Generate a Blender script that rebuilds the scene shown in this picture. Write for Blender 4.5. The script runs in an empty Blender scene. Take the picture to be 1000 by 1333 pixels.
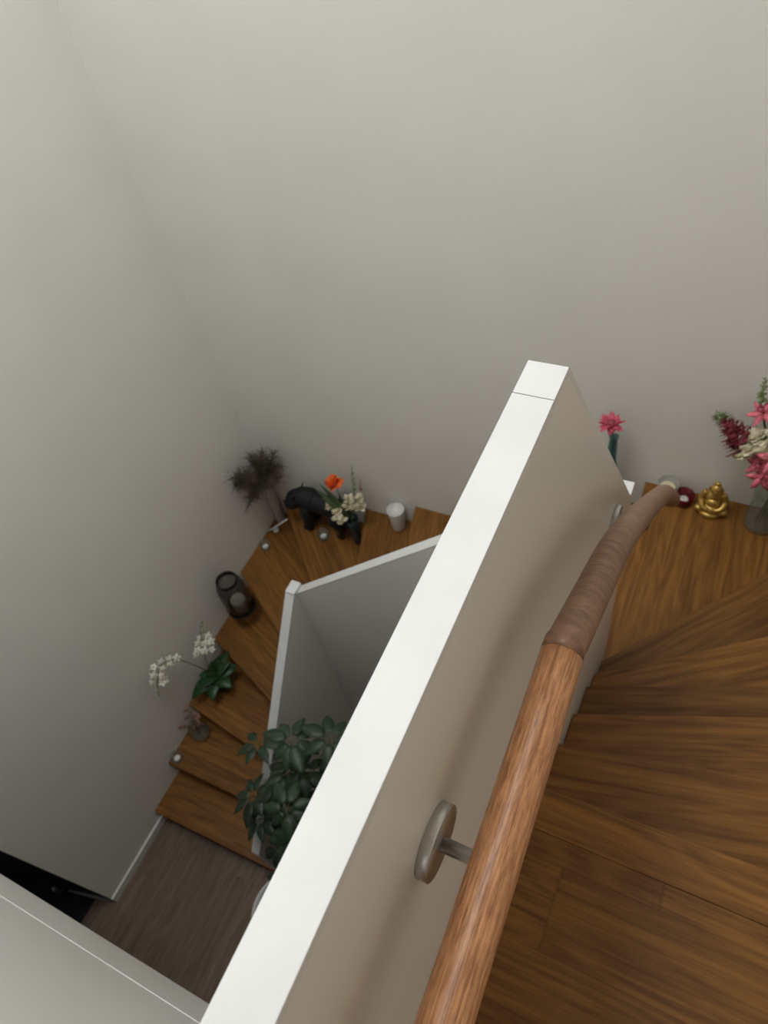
import bpy, bmesh, math, random
from mathutils import Vector, Matrix, Quaternion

random.seed(7)
SC = bpy.context.scene
COL = SC.collection
PI = math.pi
V = Vector

# ------------------------------------------------------------------ camera, light, exposure
cam_d = bpy.data.cameras.new('camera')
cam = bpy.data.objects.new('camera', cam_d)
COL.objects.link(cam)
SC.camera = cam
cam_d.sensor_fit = 'VERTICAL'
cam_d.sensor_width = 27.0
cam_d.sensor_height = 36.0
cam_d.lens = 945.75 * 36.0 / 1333.0
cam_d.clip_start = 0.02
cam_d.clip_end = 60
right = V((0.89363033, 0.42092626, -0.15571102))
up = -V((0.24804811, -0.75236102, -0.61026636))
back = -V((-0.37402804, 0.5067287, -0.77674259))
m = Matrix.Identity(4)
for i in range(3):
    m[i][0], m[i][1], m[i][2] = right[i], up[i], back[i]
m.translation = V((0.0, 0.0, 4.395))
cam.matrix_world = m
cam_d.dof.use_dof = True
cam_d.dof.focus_distance = 0.78
cam_d.dof.aperture_fstop = 9.5

SC.view_settings.view_transform = 'Standard'
SC.view_settings.look = 'None'
SC.view_settings.gamma = 1.0
SC.view_settings.use_curve_mapping = False
SC.view_settings.exposure = 0.0
SC.cycles.use_denoising = True
SC.cycles.max_bounces = 14
SC.cycles.diffuse_bounces = 10
SC.cycles.transmission_bounces = 8
SC.cycles.transparent_max_bounces = 24
SC.cycles.sample_clamp_indirect = 4.0

world = bpy.data.worlds.new('world')
SC.world = world
world.use_nodes = True
world.node_tree.nodes['Background'].inputs[0].default_value = (0.85, 0.92, 1.0, 1)
world.node_tree.nodes['Background'].inputs[1].default_value = 0.8

def area(name, loc, rot, sx, sy, power, color):
    d = bpy.data.lights.new(name, 'AREA')
    d.shape = 'RECTANGLE'
    d.size, d.size_y = sx, sy
    d.energy = power
    d.color = color
    o = bpy.data.objects.new(name, d)
    COL.objects.link(o)
    o.location = loc
    o.rotation_euler = rot
    return o
# overhead light on the stairwell; the roof window behind it is unseen and assumed
area('assumed_skylight', (-1.15, 0.66, 6.30), (0, 0, 0), 1.40, 1.50, 57, (0.99, 1.0, 0.985))
# weak warm light added behind the viewer; no window is known there
area('rear_fill', (0.1, -2.50, 4.35), (PI / 2, 0, 0), 1.0, 1.1, 1.2, (1.0, 0.93, 0.82))

# ------------------------------------------------------------------ materials
def new_mat(name):
    mt = bpy.data.materials.new(name)
    mt.use_nodes = True
    nt = mt.node_tree
    return mt, nt, nt.nodes['Principled BSDF']

def mat(name, color, rough=0.5, metal=0.0, var=0.0, scale=20.0, bump=0.0, bscale=80.0, trans=0.0, ior=1.45, spec=0.5, sss=0.0, coat=0.0):
    mt, nt, b = new_mat(name)
    b.inputs['Base Color'].default_value = (*color, 1)
    b.inputs['Roughness'].default_value = rough
    b.inputs['Metallic'].default_value = metal
    b.inputs['IOR'].default_value = ior
    b.inputs['Specular IOR Level'].default_value = spec
    b.inputs['Transmission Weight'].default_value = trans
    b.inputs['Coat Weight'].default_value = coat
    if sss:
        b.inputs['Subsurface Weight'].default_value = sss
        b.inputs['Subsurface Radius'].default_value = (0.01, 0.008, 0.006)
    tc = nt.nodes.new('ShaderNodeTexCoord')
    if var:
        n = nt.nodes.new('ShaderNodeTexNoise')
        n.inputs['Scale'].default_value = scale
        n.inputs['Detail'].default_value = 5
        nt.links.new(tc.outputs['Object'], n.inputs['Vector'])
        r = nt.nodes.new('ShaderNodeMapRange')
        r.inputs[1].default_value, r.inputs[2].default_value = 0.3, 0.7
        r.inputs[3].default_value, r.inputs[4].default_value = 1 - var, 1 + var
        nt.links.new(n.outputs['Fac'], r.inputs[0])
        mx = nt.nodes.new('ShaderNodeVectorMath')
        mx.operation = 'SCALE'
        mx.inputs[0].default_value = color
        nt.links.new(r.outputs[0], mx.inputs['Scale'])
        nt.links.new(mx.outputs[0], b.inputs['Base Color'])
    if bump:
        n2 = nt.nodes.new('ShaderNodeTexNoise')
        n2.inputs['Scale'].default_value = bscale
        n2.inputs['Detail'].default_value = 6
        nt.links.new(tc.outputs['Object'], n2.inputs['Vector'])
        bp = nt.nodes.new('ShaderNodeBump')
        bp.inputs['Strength'].default_value = bump
        bp.inputs['Distance'].default_value = 0.01
        nt.links.new(n2.outputs['Fac'], bp.inputs['Height'])
        nt.links.new(bp.outputs[0], b.inputs['Normal'])
    return mt

def glass(name, tint, rough=0.03, body=0.0, body_col=(1, 1, 1)):
    mt = bpy.data.materials.new(name); mt.use_nodes = True
    nt = mt.node_tree; N, L = nt.nodes, nt.links
    N.remove(N['Principled BSDF'])
    out = N['Material Output']
    tr = N.new('ShaderNodeBsdfTransparent'); tr.inputs[0].default_value = (*tint, 1)
    gl = N.new('ShaderNodeBsdfGlossy'); gl.inputs['Roughness'].default_value = rough
    df = N.new('ShaderNodeBsdfDiffuse'); df.inputs[0].default_value = (*body_col, 1)
    lw = N.new('ShaderNodeLayerWeight'); lw.inputs[0].default_value = 0.5
    pw = N.new('ShaderNodeMath'); pw.operation = 'POWER'; pw.inputs[1].default_value = 4.0
    L.new(lw.outputs['Facing'], pw.inputs[0])
    fr = N.new('ShaderNodeMath'); fr.operation = 'MULTIPLY_ADD'; fr.inputs[1].default_value = 0.45; fr.inputs[2].default_value = 0.035
    L.new(pw.outputs[0], fr.inputs[0])
    m1 = N.new('ShaderNodeMixShader'); m1.inputs[0].default_value = body
    L.new(tr.outputs[0], m1.inputs[1]); L.new(df.outputs[0], m1.inputs[2])
    m2 = N.new('ShaderNodeMixShader'); L.new(fr.outputs[0], m2.inputs[0])
    L.new(m1.outputs[0], m2.inputs[1]); L.new(gl.outputs[0], m2.inputs[2])
    L.new(m2.outputs[0], out.inputs['Surface'])
    return mt

def wood(name, light, dark, board=0.1, rough=0.42, gain=1.0, joint=0.0, us=1.0, boards=True, ring=1.0, vs=1.0, pore=0.45, var=0.20):
    """oak: boards along U, counted along V, with grain, pores and cathedral rings"""
    mt, nt, b = new_mat(name)
    N, L = nt.nodes, nt.links
    def math_(op, a, bb=None, clamp=False):
        n = N.new('ShaderNodeMath'); n.operation = op; n.use_clamp = clamp
        for i, s in enumerate((a, bb)):
            if s is None: continue
            if isinstance(s, (int, float)): n.inputs[i].default_value = s
            else: L.new(s, n.inputs[i])
        return n.outputs[0]
    def comb(x, y, z):
        n = N.new('ShaderNodeCombineXYZ')
        for i, s in enumerate((x, y, z)):
            if isinstance(s, (int, float)): n.inputs[i].default_value = s
            else: L.new(s, n.inputs[i])
        return n.outputs[0]
    uv = N.new('ShaderNodeUVMap'); uv.uv_map = 'UVMap'
    sp = N.new('ShaderNodeSeparateXYZ'); L.new(uv.outputs[0], sp.inputs[0])
    u, v = sp.outputs[0], sp.outputs[1]
    oi = N.new('ShaderNodeObjectInfo')
    vb = math_('DIVIDE', v, board)
    idn = math_('FLOOR', vb)
    fr = math_('FRACT', vb)
    wn0 = N.new('ShaderNodeTexWhiteNoise'); wn0.noise_dimensions = '2D'
    L.new(comb(idn, math_('MULTIPLY', oi.outputs['Random'], 37.0), 0), wn0.inputs['Vector'])
    if joint:
        sh = math_('MULTIPLY', wn0.outputs['Value'], joint)
        ub = math_('DIVIDE', math_('ADD', u, sh), joint)
        uid = math_('FLOOR', ub); ufr = math_('FRACT', ub)
    else:
        uid = None
    wn = N.new('ShaderNodeTexWhiteNoise'); wn.noise_dimensions = '3D'
    L.new(comb(idn, math_('MULTIPLY', oi.outputs['Random'], 53.0), uid if uid else 0.0), wn.inputs['Vector'])
    rnd = wn.outputs['Value'] if boards else oi.outputs['Random']
    off = math_('MULTIPLY', rnd, 31.0)
    # long grain
    n1 = N.new('ShaderNodeTexNoise'); n1.inputs['Scale'].default_value = 1; n1.inputs['Detail'].default_value = 5
    n1.inputs['Roughness'].default_value = 0.6
    L.new(comb(math_('ADD', math_('MULTIPLY', u, 2.2 * us), off), math_('MULTIPLY', v, 42.0 * vs), off), n1.inputs['Vector'])
    # pores
    n2 = N.new('ShaderNodeTexNoise'); n2.inputs['Scale'].default_value = 1; n2.inputs['Detail'].default_value = 3
    L.new(comb(math_('MULTIPLY', u, 14.0 * us), math_('MULTIPLY', v, 330.0), off), n2.inputs['Vector'])
    # rings
    n3 = N.new('ShaderNodeTexNoise'); n3.inputs['Scale'].default_value = 1; n3.inputs['Detail'].default_value = 2
    L.new(comb(math_('ADD', math_('MULTIPLY', u, 1.3 * us), off), math_('MULTIPLY', v, 9.0), off), n3.inputs['Vector'])
    rg = math_('SINE', math_('ADD', math_('MULTIPLY', n3.outputs['Fac'], 60.0), math_('MULTIPLY', v, 60.0)))
    g = math_('ADD', math_('MULTIPLY', n1.outputs['Fac'], 0.9), math_('MULTIPLY', n2.outputs['Fac'], pore))
    g = math_('ADD', g, math_('MULTIPLY', rg, 0.07 * ring))
    mr = N.new('ShaderNodeMapRange'); L.new(g, mr.inputs[0])
    mr.inputs[1].default_value, mr.inputs[2].default_value = 0.45 + 0.5 * (pore - 0.45), 0.92 + 0.5 * (pore - 0.45)
    mx = N.new('ShaderNodeMix'); mx.data_type = 'RGBA'
    L.new(mr.outputs[0], mx.inputs['Factor'])
    mx.inputs['A'].default_value = (*dark, 1); mx.inputs['B'].default_value = (*light, 1)
    lv = N.new('ShaderNodeMapRange'); L.new(rnd, lv.inputs[0])
    lv.inputs[3].default_value, lv.inputs[4].default_value = ((1 - var) * gain, (1 + var) * gain) if boards else (gain, gain)
    val = lv.outputs[0]
    if boards:
        e = math_('MINIMUM', fr, math_('SUBTRACT', 1.0, fr))
        seam = math_('MULTIPLY', math_('DIVIDE', e, 0.012), 1.0, clamp=True)
        if joint:
            e2 = math_('MINIMUM', ufr, math_('SUBTRACT', 1.0, ufr))
            s2 = math_('MULTIPLY', math_('DIVIDE', e2, 0.0016), 1.0, clamp=True)
            seam = math_('MULTIPLY', seam, s2)
        seam = math_('ADD', math_('MULTIPLY', seam, 0.25), 0.75)
        val = math_('MULTIPLY', val, seam)
    sc = N.new('ShaderNodeVectorMath'); sc.operation = 'SCALE'
    L.new(mx.outputs['Result'], sc.inputs[0]); L.new(val, sc.inputs['Scale'])
    L.new(sc.outputs[0], b.inputs['Base Color'])
    b.inputs['Roughness'].default_value = rough
    b.inputs['Specular IOR Level'].default_value = 0.5 if not boards else 0.3
    bp = N.new('ShaderNodeBump'); bp.inputs['Strength'].default_value = 0.12; bp.inputs['Distance'].default_value = 0.002
    L.new(g, bp.inputs['Height']); L.new(bp.outputs[0], b.inputs['Normal'])
    return mt

M = {}
M['wall'] = mat('wall_paint', (0.83, 0.83, 0.795), 0.85, var=0.02, scale=3.0, bump=0.05, bscale=60)
M['bounce_wall'] = mat('warm_bounce_tint', (0.60, 0.545, 0.47), 0.85, bump=0.05, bscale=60)  # darker warm tint put in for the light it bounces, not a known paint
M['ceil'] = mat('ceiling_paint', (0.8, 0.8, 0.78), 0.9)
M['lacquer'] = mat('white_lacquer', (0.80, 0.79, 0.77), 0.28, bump=0.01, bscale=12)
M['cap'] = mat('white_cap_paint', (0.70, 0.705, 0.71), 0.5, var=0.045, scale=14, bump=0.03, bscale=180)
M['trim'] = mat('white_trim_paint', (0.78, 0.78, 0.76), 0.45)
M['oak'] = wood('oak_tread', (0.29, 0.131, 0.030), (0.125, 0.050, 0.010), board=0.105, vs=1.3, ring=0.9)
M['oak_floor'] = wood('oak_landing', (0.29, 0.131, 0.030), (0.125, 0.050, 0.010), board=0.15, joint=3.1, var=0.10, vs=1.7, ring=1.1)
M['hall_floor'] = wood('hall_laminate', (0.23, 0.165, 0.12), (0.13, 0.09, 0.065), board=0.19, joint=1.3, rough=0.5)
M['rail'] = wood('rail_oak', (0.64, 0.315, 0.145), (0.27, 0.11, 0.045), boards=False, rough=0.36, us=4.0, ring=0.2, vs=15.0, pore=0.9)
M['wreath'] = wood('rail_oak_end', (0.28, 0.15, 0.088), (0.14, 0.068, 0.038), boards=False, rough=0.42, us=26.0, ring=1.6, vs=0.35)
M['steel'] = mat('brushed_steel', (0.56, 0.55, 0.54), 0.36, metal=1.0, bump=0.02, bscale=200)
M['black_door'] = mat('black_door', (0.012, 0.013, 0.016), 0.5)
M['alu'] = mat('aluminium', (0.5, 0.5, 0.5), 0.4, metal=1.0)
M['mat'] = mat('navy_mat', (0.012, 0.015, 0.022), 0.95, var=0.6, scale=18, bump=0.4, bscale=300)
M['leaf'] = mat('umbrella_leaf', (0.028, 0.050, 0.028), 0.45, var=0.3, scale=9)
M['stem'] = mat('plant_stem', (0.09, 0.10, 0.04), 0.6, var=0.3)
M['soil'] = mat('potting_soil', (0.03, 0.022, 0.016), 0.95, var=0.4, scale=60, bump=0.6, bscale=120)
M['white_ceramic'] = mat('white_ceramic', (0.72, 0.72, 0.72), 0.25)
M['glass'] = glass('clear_glass', (0.90, 0.93, 0.92), 0.05, 0.06, (0.7, 0.75, 0.75))
M['frost'] = glass('frosted_glass', (0.9, 0.9, 0.88), 0.2, 0.3, (0.75, 0.75, 0.72))
M['smoke'] = glass('smoked_glass', (0.66, 0.66, 0.64), 0.08, 0.05, (0.2, 0.2, 0.2))
M['teal_glass'] = glass('teal_glass', (0.55, 0.75, 0.76), 0.08, 0.3, (0.10, 0.26, 0.28))
M['blue_glass'] = glass('blue_grey_glass', (0.5, 0.58, 0.64), 0.08, 0.25, (0.10, 0.14, 0.18))
M['red_glass'] = glass('dark_red_glass', (0.55, 0.05, 0.08), 0.08, 0.25, (0.30, 0.012, 0.03))
M['black_metal'] = mat('black_metal', (0.015, 0.015, 0.014), 0.4)
M['figure'] = mat('black_figurine', (0.008, 0.010, 0.011), 0.7, bump=0.3, bscale=60)
M['gold'] = mat('gold_paint', (0.55, 0.36, 0.10), 0.38, metal=0.75, var=0.25, scale=40)
M['wax'] = mat('white_wax', (0.82, 0.80, 0.74), 0.5, sss=0.2)
M['cream_wax'] = mat('cream_wax', (0.72, 0.66, 0.45), 0.5, sss=0.2)
M['wick'] = mat('wick', (0.02, 0.018, 0.015), 0.9)
M['pampas'] = mat('dried_pampas', (0.12, 0.09, 0.07), 0.95, var=0.3)
M['vase_stone'] = mat('pale_stoneware', (0.50, 0.45, 0.42), 0.55)
M['orchid_white'] = mat('white_petal', (0.80, 0.79, 0.68), 0.6, var=0.08, sss=0.15)
M['orchid_leaf'] = mat('orchid_leaf', (0.022, 0.065, 0.02), 0.38, var=0.25)
M['green'] = mat('flower_green', (0.075, 0.115, 0.05), 0.55, var=0.25)
M['pale_green'] = mat('bud_green', (0.28, 0.33, 0.18), 0.6, var=0.2)
M['pink'] = mat('pink_petal', (0.62, 0.10, 0.16), 0.55, var=0.3, scale=60)
M['lily'] = mat('lily_pink', (0.66, 0.15, 0.20), 0.5, var=0.55, scale=55)
M['lily_edge'] = mat('lily_white', (0.82, 0.66, 0.62), 0.5)
M['maroon'] = mat('maroon_petal', (0.27, 0.05, 0.07), 0.6, var=0.5, scale=70)
M['cream'] = mat('cream_petal', (0.80, 0.74, 0.56), 0.6, var=0.12)
M['orange'] = mat('orange_petal', (0.85, 0.16, 0.03), 0.55, var=0.3, scale=60)
M['dried_pink'] = mat('dried_pink', (0.42, 0.24, 0.19), 0.8, var=0.3)
M['pebble'] = mat('dark_pot', (0.02, 0.022, 0.02), 0.4)
M['tin'] = mat('tealight_tin', (0.55, 0.56, 0.57), 0.5, metal=0.6)

# ------------------------------------------------------------------ mesh builder
class MB:
    def __init__(self):
        self.bm = bmesh.new()
        self.uv = None                      # (origin, u, v) frame
    def frame(self, o, u, v):
        self.uv = (V(o), V(u), V(v)); return self
    def uvlayer(self):
        l = self.bm.loops.layers.uv
        return l.get('UVMap') or l.new('UVMap')
    def face(self, vs, smooth=False):
        try:
            f = self.bm.faces.new(vs); f.smooth = smooth
            return f
        except ValueError:
            return None
    def box(self, lo, hi, bev=0.0):
        r = bmesh.ops.create_cube(self.bm, size=1.0)
        for v in r['verts']:
            for i in range(3):
                v.co[i] = lo[i] + (v.co[i] + 0.5) * (hi[i] - lo[i])
        if bev:
            es = list({e for v in r['verts'] for e in v.link_edges})
            bmesh.ops.bevel(self.bm, geom=es, offset=bev, segments=2, affect='EDGES', profile=0.7)
        return self
    def prism(self, poly, d, axis=2, a=0.0, bev=0.0):
        """polygon in the plane normal to axis, from a to a+d along it"""
        def P(p, t):
            if axis == 2: return V((p[0], p[1], t))
            if axis == 0: return V((t, p[0], p[1]))
            return V((p[0], t, p[1]))
        lo = [self.bm.verts.new(P(p, a)) for p in poly]
        hi = [self.bm.verts.new(P(p, a + d)) for p in poly]
        n = len(poly); fs = []
        fs.append(self.face(lo[::-1])); fs.append(self.face(hi))
        for i in range(n):
            fs.append(self.face([lo[i], lo[(i + 1) % n], hi[(i + 1) % n], hi[i]]))
        bmesh.ops.recalc_face_normals(self.bm, faces=[f for f in fs if f])
        if bev:
            es = list({e for v in lo + hi for e in v.link_edges})
            bmesh.ops.bevel(self.bm, geom=es, offset=bev, segments=2, affect='EDGES', profile=0.7)
        return self
    def tube(self, pts, rad, seg=10, cap=True, uvr=False):
        pts = [V(p) for p in pts]
        n = len(pts)
        if isinstance(rad, (int, float)): rad = [rad] * n
        t0 = (pts[1] - pts[0]).normalized()
        ref = V((0, 0, 1)) if abs(t0.z) < 0.9 else V((1, 0, 0))
        nx = t0.cross(ref).normalized()
        rings = []; ul = 0.0
        uvl = self.uvlayer() if uvr else None
        us = []
        for i, p in enumerate(pts):
            if i == 0: t = pts[1] - pts[0]
            elif i == n - 1: t = pts[-1] - pts[-2]
            else: t = (pts[i + 1] - pts[i]).normalized() + (pts[i] - pts[i - 1]).normalized()
            t.normalize()
            nx = (nx - t * nx.dot(t)).normalized()
            ny = t.cross(nx)
            if i: ul += (pts[i] - pts[i - 1]).length
            us.append(ul)
            rings.append([self.bm.verts.new(p + (nx * math.cos(2 * PI * k / seg) + ny * math.sin(2 * PI * k / seg)) * rad[i]) for k in range(seg)])
        for i in range(n - 1):
            for k in range(seg):
                f = self.face([rings[i][k], rings[i][(k + 1) % seg], rings[i + 1][(k + 1) % seg], rings[i + 1][k]], True)
                if uvr and f:
                    c = rad[i] * 2 * PI / seg
                    for lp, q in zip(f.loops, ((us[i], k * c), (us[i], (k + 1) * c), (us[i + 1], (k + 1) * c), (us[i + 1], k * c))):
                        lp[uvl].uv = q
        if cap:
            self.face(rings[0][::-1]); self.face(rings[-1])
        return self
    def lathe(self, prof, c, seg=24, axis=None, close=False):
        """prof: (r, h) pairs, revolved about axis through c"""
        c = V(c)
        q = V((0, 0, 1)).rotation_difference(V(axis).normalized()) if axis is not None else Quaternion()
        rings = []
        for r, h in prof:
            if r < 1e-6: rings.append([self.bm.verts.new(c + q @ V((0, 0, h)))])
            else: rings.append([self.bm.verts.new(c + q @ V((r * math.cos(2 * PI * k / seg), r * math.sin(2 * PI * k / seg), h))) for k in range(seg)])
        pairs = list(zip(rings, rings[1:]))
        if close: pairs.append((rings[-1], rings[0]))
        for a, b in pairs:
            for k in range(seg):
                k2 = (k + 1) % seg
                if len(a) == 1 and len(b) == 1: continue
                if len(a) == 1: self.face([a[0], b[k2], b[k]], True)
                elif len(b) == 1: self.face([a[k], a[k2], b[0]], True)
                else: self.face([a[k], a[k2], b[k2], b[k]], True)
        return self
    def ball(self, c, r, scale=(1, 1, 1), rot=None, sub=2, jit=0.0):
        rr = bmesh.ops.create_icosphere(self.bm, subdivisions=sub, radius=r)
        for v in rr['verts']:
            p = V((v.co.x * scale[0], v.co.y * scale[1], v.co.z * scale[2]))
            if jit: p *= 1 + random.uniform(-jit, jit)
            if rot is not None: p = rot @ p
            v.co = p + V(c)
            for f in v.link_faces: f.smooth = True
        return self
    def blade(self, base, dirn, nrm, length, width, curl=0.0, n=6, fold=0.15, tip=1.0):
        """a leaf or petal: a bent, slightly folded blade with thickness given later by solidify"""
        d = V(dirn).normalized(); nr = V(nrm)
        nr = (nr - d * nr.dot(d)).normalized(); s = d.cross(nr)
        prev = None; p = V(base)
        for i in range(n + 1):
            t = i / n
            w = width * 0.5 * (math.sin(PI * min(1, (t * 0.93 + 0.05)) ** (0.8 * tip))) 
            w = max(w, 0.0008)
            q = Quaternion(s, curl * t)
            dd = q @ d; nn = q @ nr
            if i: p = p + dd * (length / n)
            row = [self.bm.verts.new(p - s * w + nn * (fold * w)), self.bm.verts.new(p), self.bm.verts.new(p + s * w + nn * (fold * w))]
            if prev:
                for k in range(2):
                    self.face([prev[k], prev[k + 1], row[k + 1], row[k]], True)
            prev = row
        return self
    def clamp(self):
        for v in self.bm.verts:
            v.co.x = min(max(v.co.x, XA + 0.001), XC - 0.001); v.co.y = min(v.co.y, YB - 0.001)
        return self
    def build(self, name, material, parent=None, solid=0.0, sub=0):
        bm = self.bm
        if self.uv:
            o, u, v = self.uv
            l = self.uvlayer()
            for f in bm.faces:
                for lp in f.loops:
                    p = lp.vert.co - o
                    lp[l].uv = (p.dot(u), p.dot(v) - p.z)
        root = V((0, 0, 0))
        if parent is not None:
            q = parent
            while q.parent is not None: q = q.parent
            root = q.location.copy()
        for vtx in bm.verts: vtx.co -= root
        me = bpy.data.meshes.new(name)
        bm.to_mesh(me); bm.free()
        if material is not None: me.materials.append(material)
        o = bpy.data.objects.new(name, me)
        COL.objects.link(o)
        o.parent = parent
        if solid:
            md = o.modifiers.new('thickness', 'SOLIDIFY'); md.thickness = solid; md.offset = 0
        if sub:
            md = o.modifiers.new('smooth', 'SUBSURF'); md.levels = sub; md.render_levels = sub
        return o

def tag(o, label, cat, group=None):
    o['label'] = label; o['category'] = cat
    if group: o['group'] = group
    return o
def thing(name, loc, label, cat, group=None):
    o = bpy.data.objects.new(name, None)
    o.empty_display_size = 0.1
    COL.objects.link(o)
    o.location = loc
    return tag(o, label, cat, group)
def struct(name, mb, material, label=None):
    o = mb.build(name, material)
    o['kind'] = 'structure'
    if label: o['label'] = label
    return o

# ------------------------------------------------------------------ dimensions
RISE = 0.158
XA, YB, XC = -2.40, 2.136, 0.75          # left, far and right wall faces
X3o, X3i = -1.515, -1.470                # left balustrade leg
Y2f, Y2b = 1.205, 1.250                  # far balustrade leg
X3t, XPt = X3o - 0.002, -0.136
XPl, XPr = -0.179, -0.138                # near balustrade leg
LAND = 18 * RISE                         # 2.844
CAP = 4.395 - 0.49                       # 3.905
YP = -0.172                              # stairwell edge of the hall floor
SLAB = 4.395 - 1.89                      # underside of the upper floor 2.505
CEIL = 6.20

# ------------------------------------------------------------------ setting
struct('floor', MB().box((-4.6, -3.0, -0.05), (XC, YB, 0)).frame((0, 0, 0), (0, 1, 0), (1, 0, 0)), M['hall_floor'], 'brown wood-plank floor of the lower hall')
struct('wall_left', MB().prism([(-0.217, 0), (YB, 0), (YB, CEIL), (-2.6, CEIL), (-2.6, SLAB), (-0.217, SLAB)], -0.15, 0, XA), M['wall'])
struct('wall_back', MB().box((XA - 0.15, YB, 0), (XC + 0.15, YB + 0.15, CEIL)), M['wall'])
struct('wall_right', MB().box((XC, -3.0, 0), (XC + 0.15, YB, CEIL)), M['bounce_wall'])  # unseen wall, tinted to dim and warm the light on the panel
# wall behind the viewer, with a made-up window for the added rear light
wf = MB()
for lo, hi in (((-4.6, -2.75, 0), (XC, -2.6, 3.75)), ((-4.6, -2.75, 4.95), (XC, -2.6, CEIL)), ((-4.6, -2.75, 3.75), (-0.45, -2.6, 4.95)), ((0.65, -2.75, 3.75), (XC, -2.6, 4.95))):
    wf.box(lo, hi)
struct('wall_front', wf, M['wall'])
wn = MB()
for lo, hi in (((-0.45, -2.72, 3.75), (-0.40, -2.66, 4.95)), ((0.60, -2.72, 3.75), (0.65, -2.66, 4.95)), ((-0.40, -2.72, 3.75), (0.60, -2.66, 3.80)), ((-0.40, -2.72, 4.90), (0.60, -2.66, 4.95))):
    wn.box(lo, hi)
struct('added_window', wn, M['trim'])
struct('wall_hall', MB().box((-4.75, -3.0, 0), (-4.6, YB, SLAB)), M['wall'])
# ceiling, with an assumed roof opening to let light into the stairwell
cl = MB()
SKX0, SKX1, SKY0, SKY1 = -1.90, -0.40, -0.13, 1.45
for lo, hi in (((XA - 0.15, -2.75, CEIL), (SKX0, YB + 0.15, CEIL + 0.2)), ((SKX1, -2.75, CEIL), (XC + 0.15, YB + 0.15, CEIL + 0.2)),
               ((SKX0, -2.75, CEIL), (SKX1, SKY0, CEIL + 0.2)), ((SKX0, SKY1, CEIL), (SKX1, YB + 0.15, CEIL + 0.2))):
    cl.box(lo, hi)
struct('ceiling', cl, M['ceil'])
sk = MB()
for lo, hi in (((SKX0, SKY0, CEIL + 0.14), (SKX0 + 0.03, SKY1, CEIL + 0.2)), ((SKX1 - 0.03, SKY0, CEIL + 0.14), (SKX1, SKY1, CEIL + 0.2)),
               ((SKX0 + 0.03, SKY0, CEIL + 0.14), (SKX1 - 0.03, SKY0 + 0.03, CEIL + 0.2)), ((SKX0 + 0.03, SKY1 - 0.03, CEIL + 0.14), (SKX1 - 0.03, SKY1, CEIL + 0.2))):
    sk.box(lo, hi)
struct('assumed_roof_window', sk, M['trim'])
# upper floor
struct('floor_upper', MB().prism([(XA, -2.6), (XC, -2.6), (XC, 0.384), (XPt, 0.384), (XPt, YP - 0.045), (XA, YP - 0.045)], LAND - SLAB, 2, SLAB).frame((0, 0.48, 0), (1, 0, 0), (0, -1, 0)),
       M['oak_floor'], 'oak floor of the upper landing')
struct('ceiling_hall', MB().box((-4.6, -2.6, SLAB), (XA - 0.15, YB, SLAB + 0.2)), M['ceil'])
struct('trim_1', MB().box((XA + 0.002, YP - 0.043, SLAB - 0.004), (XPl - 0.002, YP + 0.0009, LAND + 0.004), 0.0004), M['lacquer'], 'white fascia board covering the edge of the upper floor')
struct('baseboard_left', MB().box((XA, -0.217, 0), (XA + 0.012, 0.30, 0.062), 0.002), M['trim'], 'white baseboard at the foot of the left wall')
# lower front door beyond the wall end
dr = MB()
h0, h1 = V((-2.425, -0.222)), V((-3.21, -0.395))
dv = (h1 - h0).normalized(); dn = V((dv.y, -dv.x)) 
def quad(a, b, t): return [tuple(a), tuple(b), tuple(b + dn * t), tuple(a + dn * t)]
dr.prism(quad(h0, h1, 0.04), 2.05, 2, 0.02)
door = struct('door_1', dr, M['black_door'], 'black door standing open behind the end of the left wall')
a0 = h0 - dn * 0.002
MB().prism(quad(a0 + dv * 0.0, a0 + dv * 0.275, -0.012), 0.018, 2, 0.012).build('bottom_strip', M['alu'], door)
hb = MB(); hp = a0 + dv * 0.30 - dn * 0.02
hb.lathe([(0, 0), (0.018, 0), (0.018, 0.07), (0.012, 0.085), (0, 0.087)], (hp.x, hp.y, 0.06), 14)
hb.tube([(hp.x, hp.y, 0.1), (hp.x + dn.x * 0.03, hp.y + dn.y * 0.03, 0.1)], 0.006, 8)
hb.build('door_stop', M['alu'], door)

# ------------------------------------------------------------------ staircase
OUT, INN = {}, {}
OUT.update({1: (XA, .276), 2: (XA, .527), 3: (XA, .851), 4: (XA, 1.23), 5: (XA, 1.635), 6: (-2.33, YB), 7: (-1.70, YB), 8: (-1.357, YB), 9: (-1.07, YB), 10: (-.78, YB), 11: (-.49, YB),
            12: (-.194, YB), 13: (.652, YB), 14: (XC, 1.655), 15: (XC, 1.272), 16: (XC, 1.10), 17: (XC, .806), 18: (XC, .492)})
INN.update({1: (X3t, .29), 2: (X3t, .53), 3: (X3t, .712), 4: (X3t, .882), 5: (X3t, 1.077), 6: (X3t, 1.31), 7: (-1.39, Y2b + .002), 8: (-1.15, Y2b + .002), 9: (-.94, Y2b + .002), 10: (-.72, Y2b + .002), 11: (-.49, Y2b + .002),
            12: (-.17, Y2b + .002), 13: (XPt, 1.18), 14: (XPt, 1.05), 15: (XPt, .929), 16: (XPt, .772), 17: (XPt, .624), 18: (XPt, .468)})
def slide(p, d, inner):
    """move an endpoint up the stair along the wall or panel it ends on"""
    x, y = p
    if inner:
        if abs(x - X3t) < 1e-4 and y < 1.32 or (x < -1.3 and y < Y2b - 0.01): return (x, y + d)
        if abs(x - XPt) < 1e-4: return (x, y - d)
        return (x + d, y)
    if abs(x - XA) < 1e-4 and y < YB - 1e-4: return (x, y + d)
    if abs(x - XC) < 1e-4: return (x, y - d)
    return (x + d, y)
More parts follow.
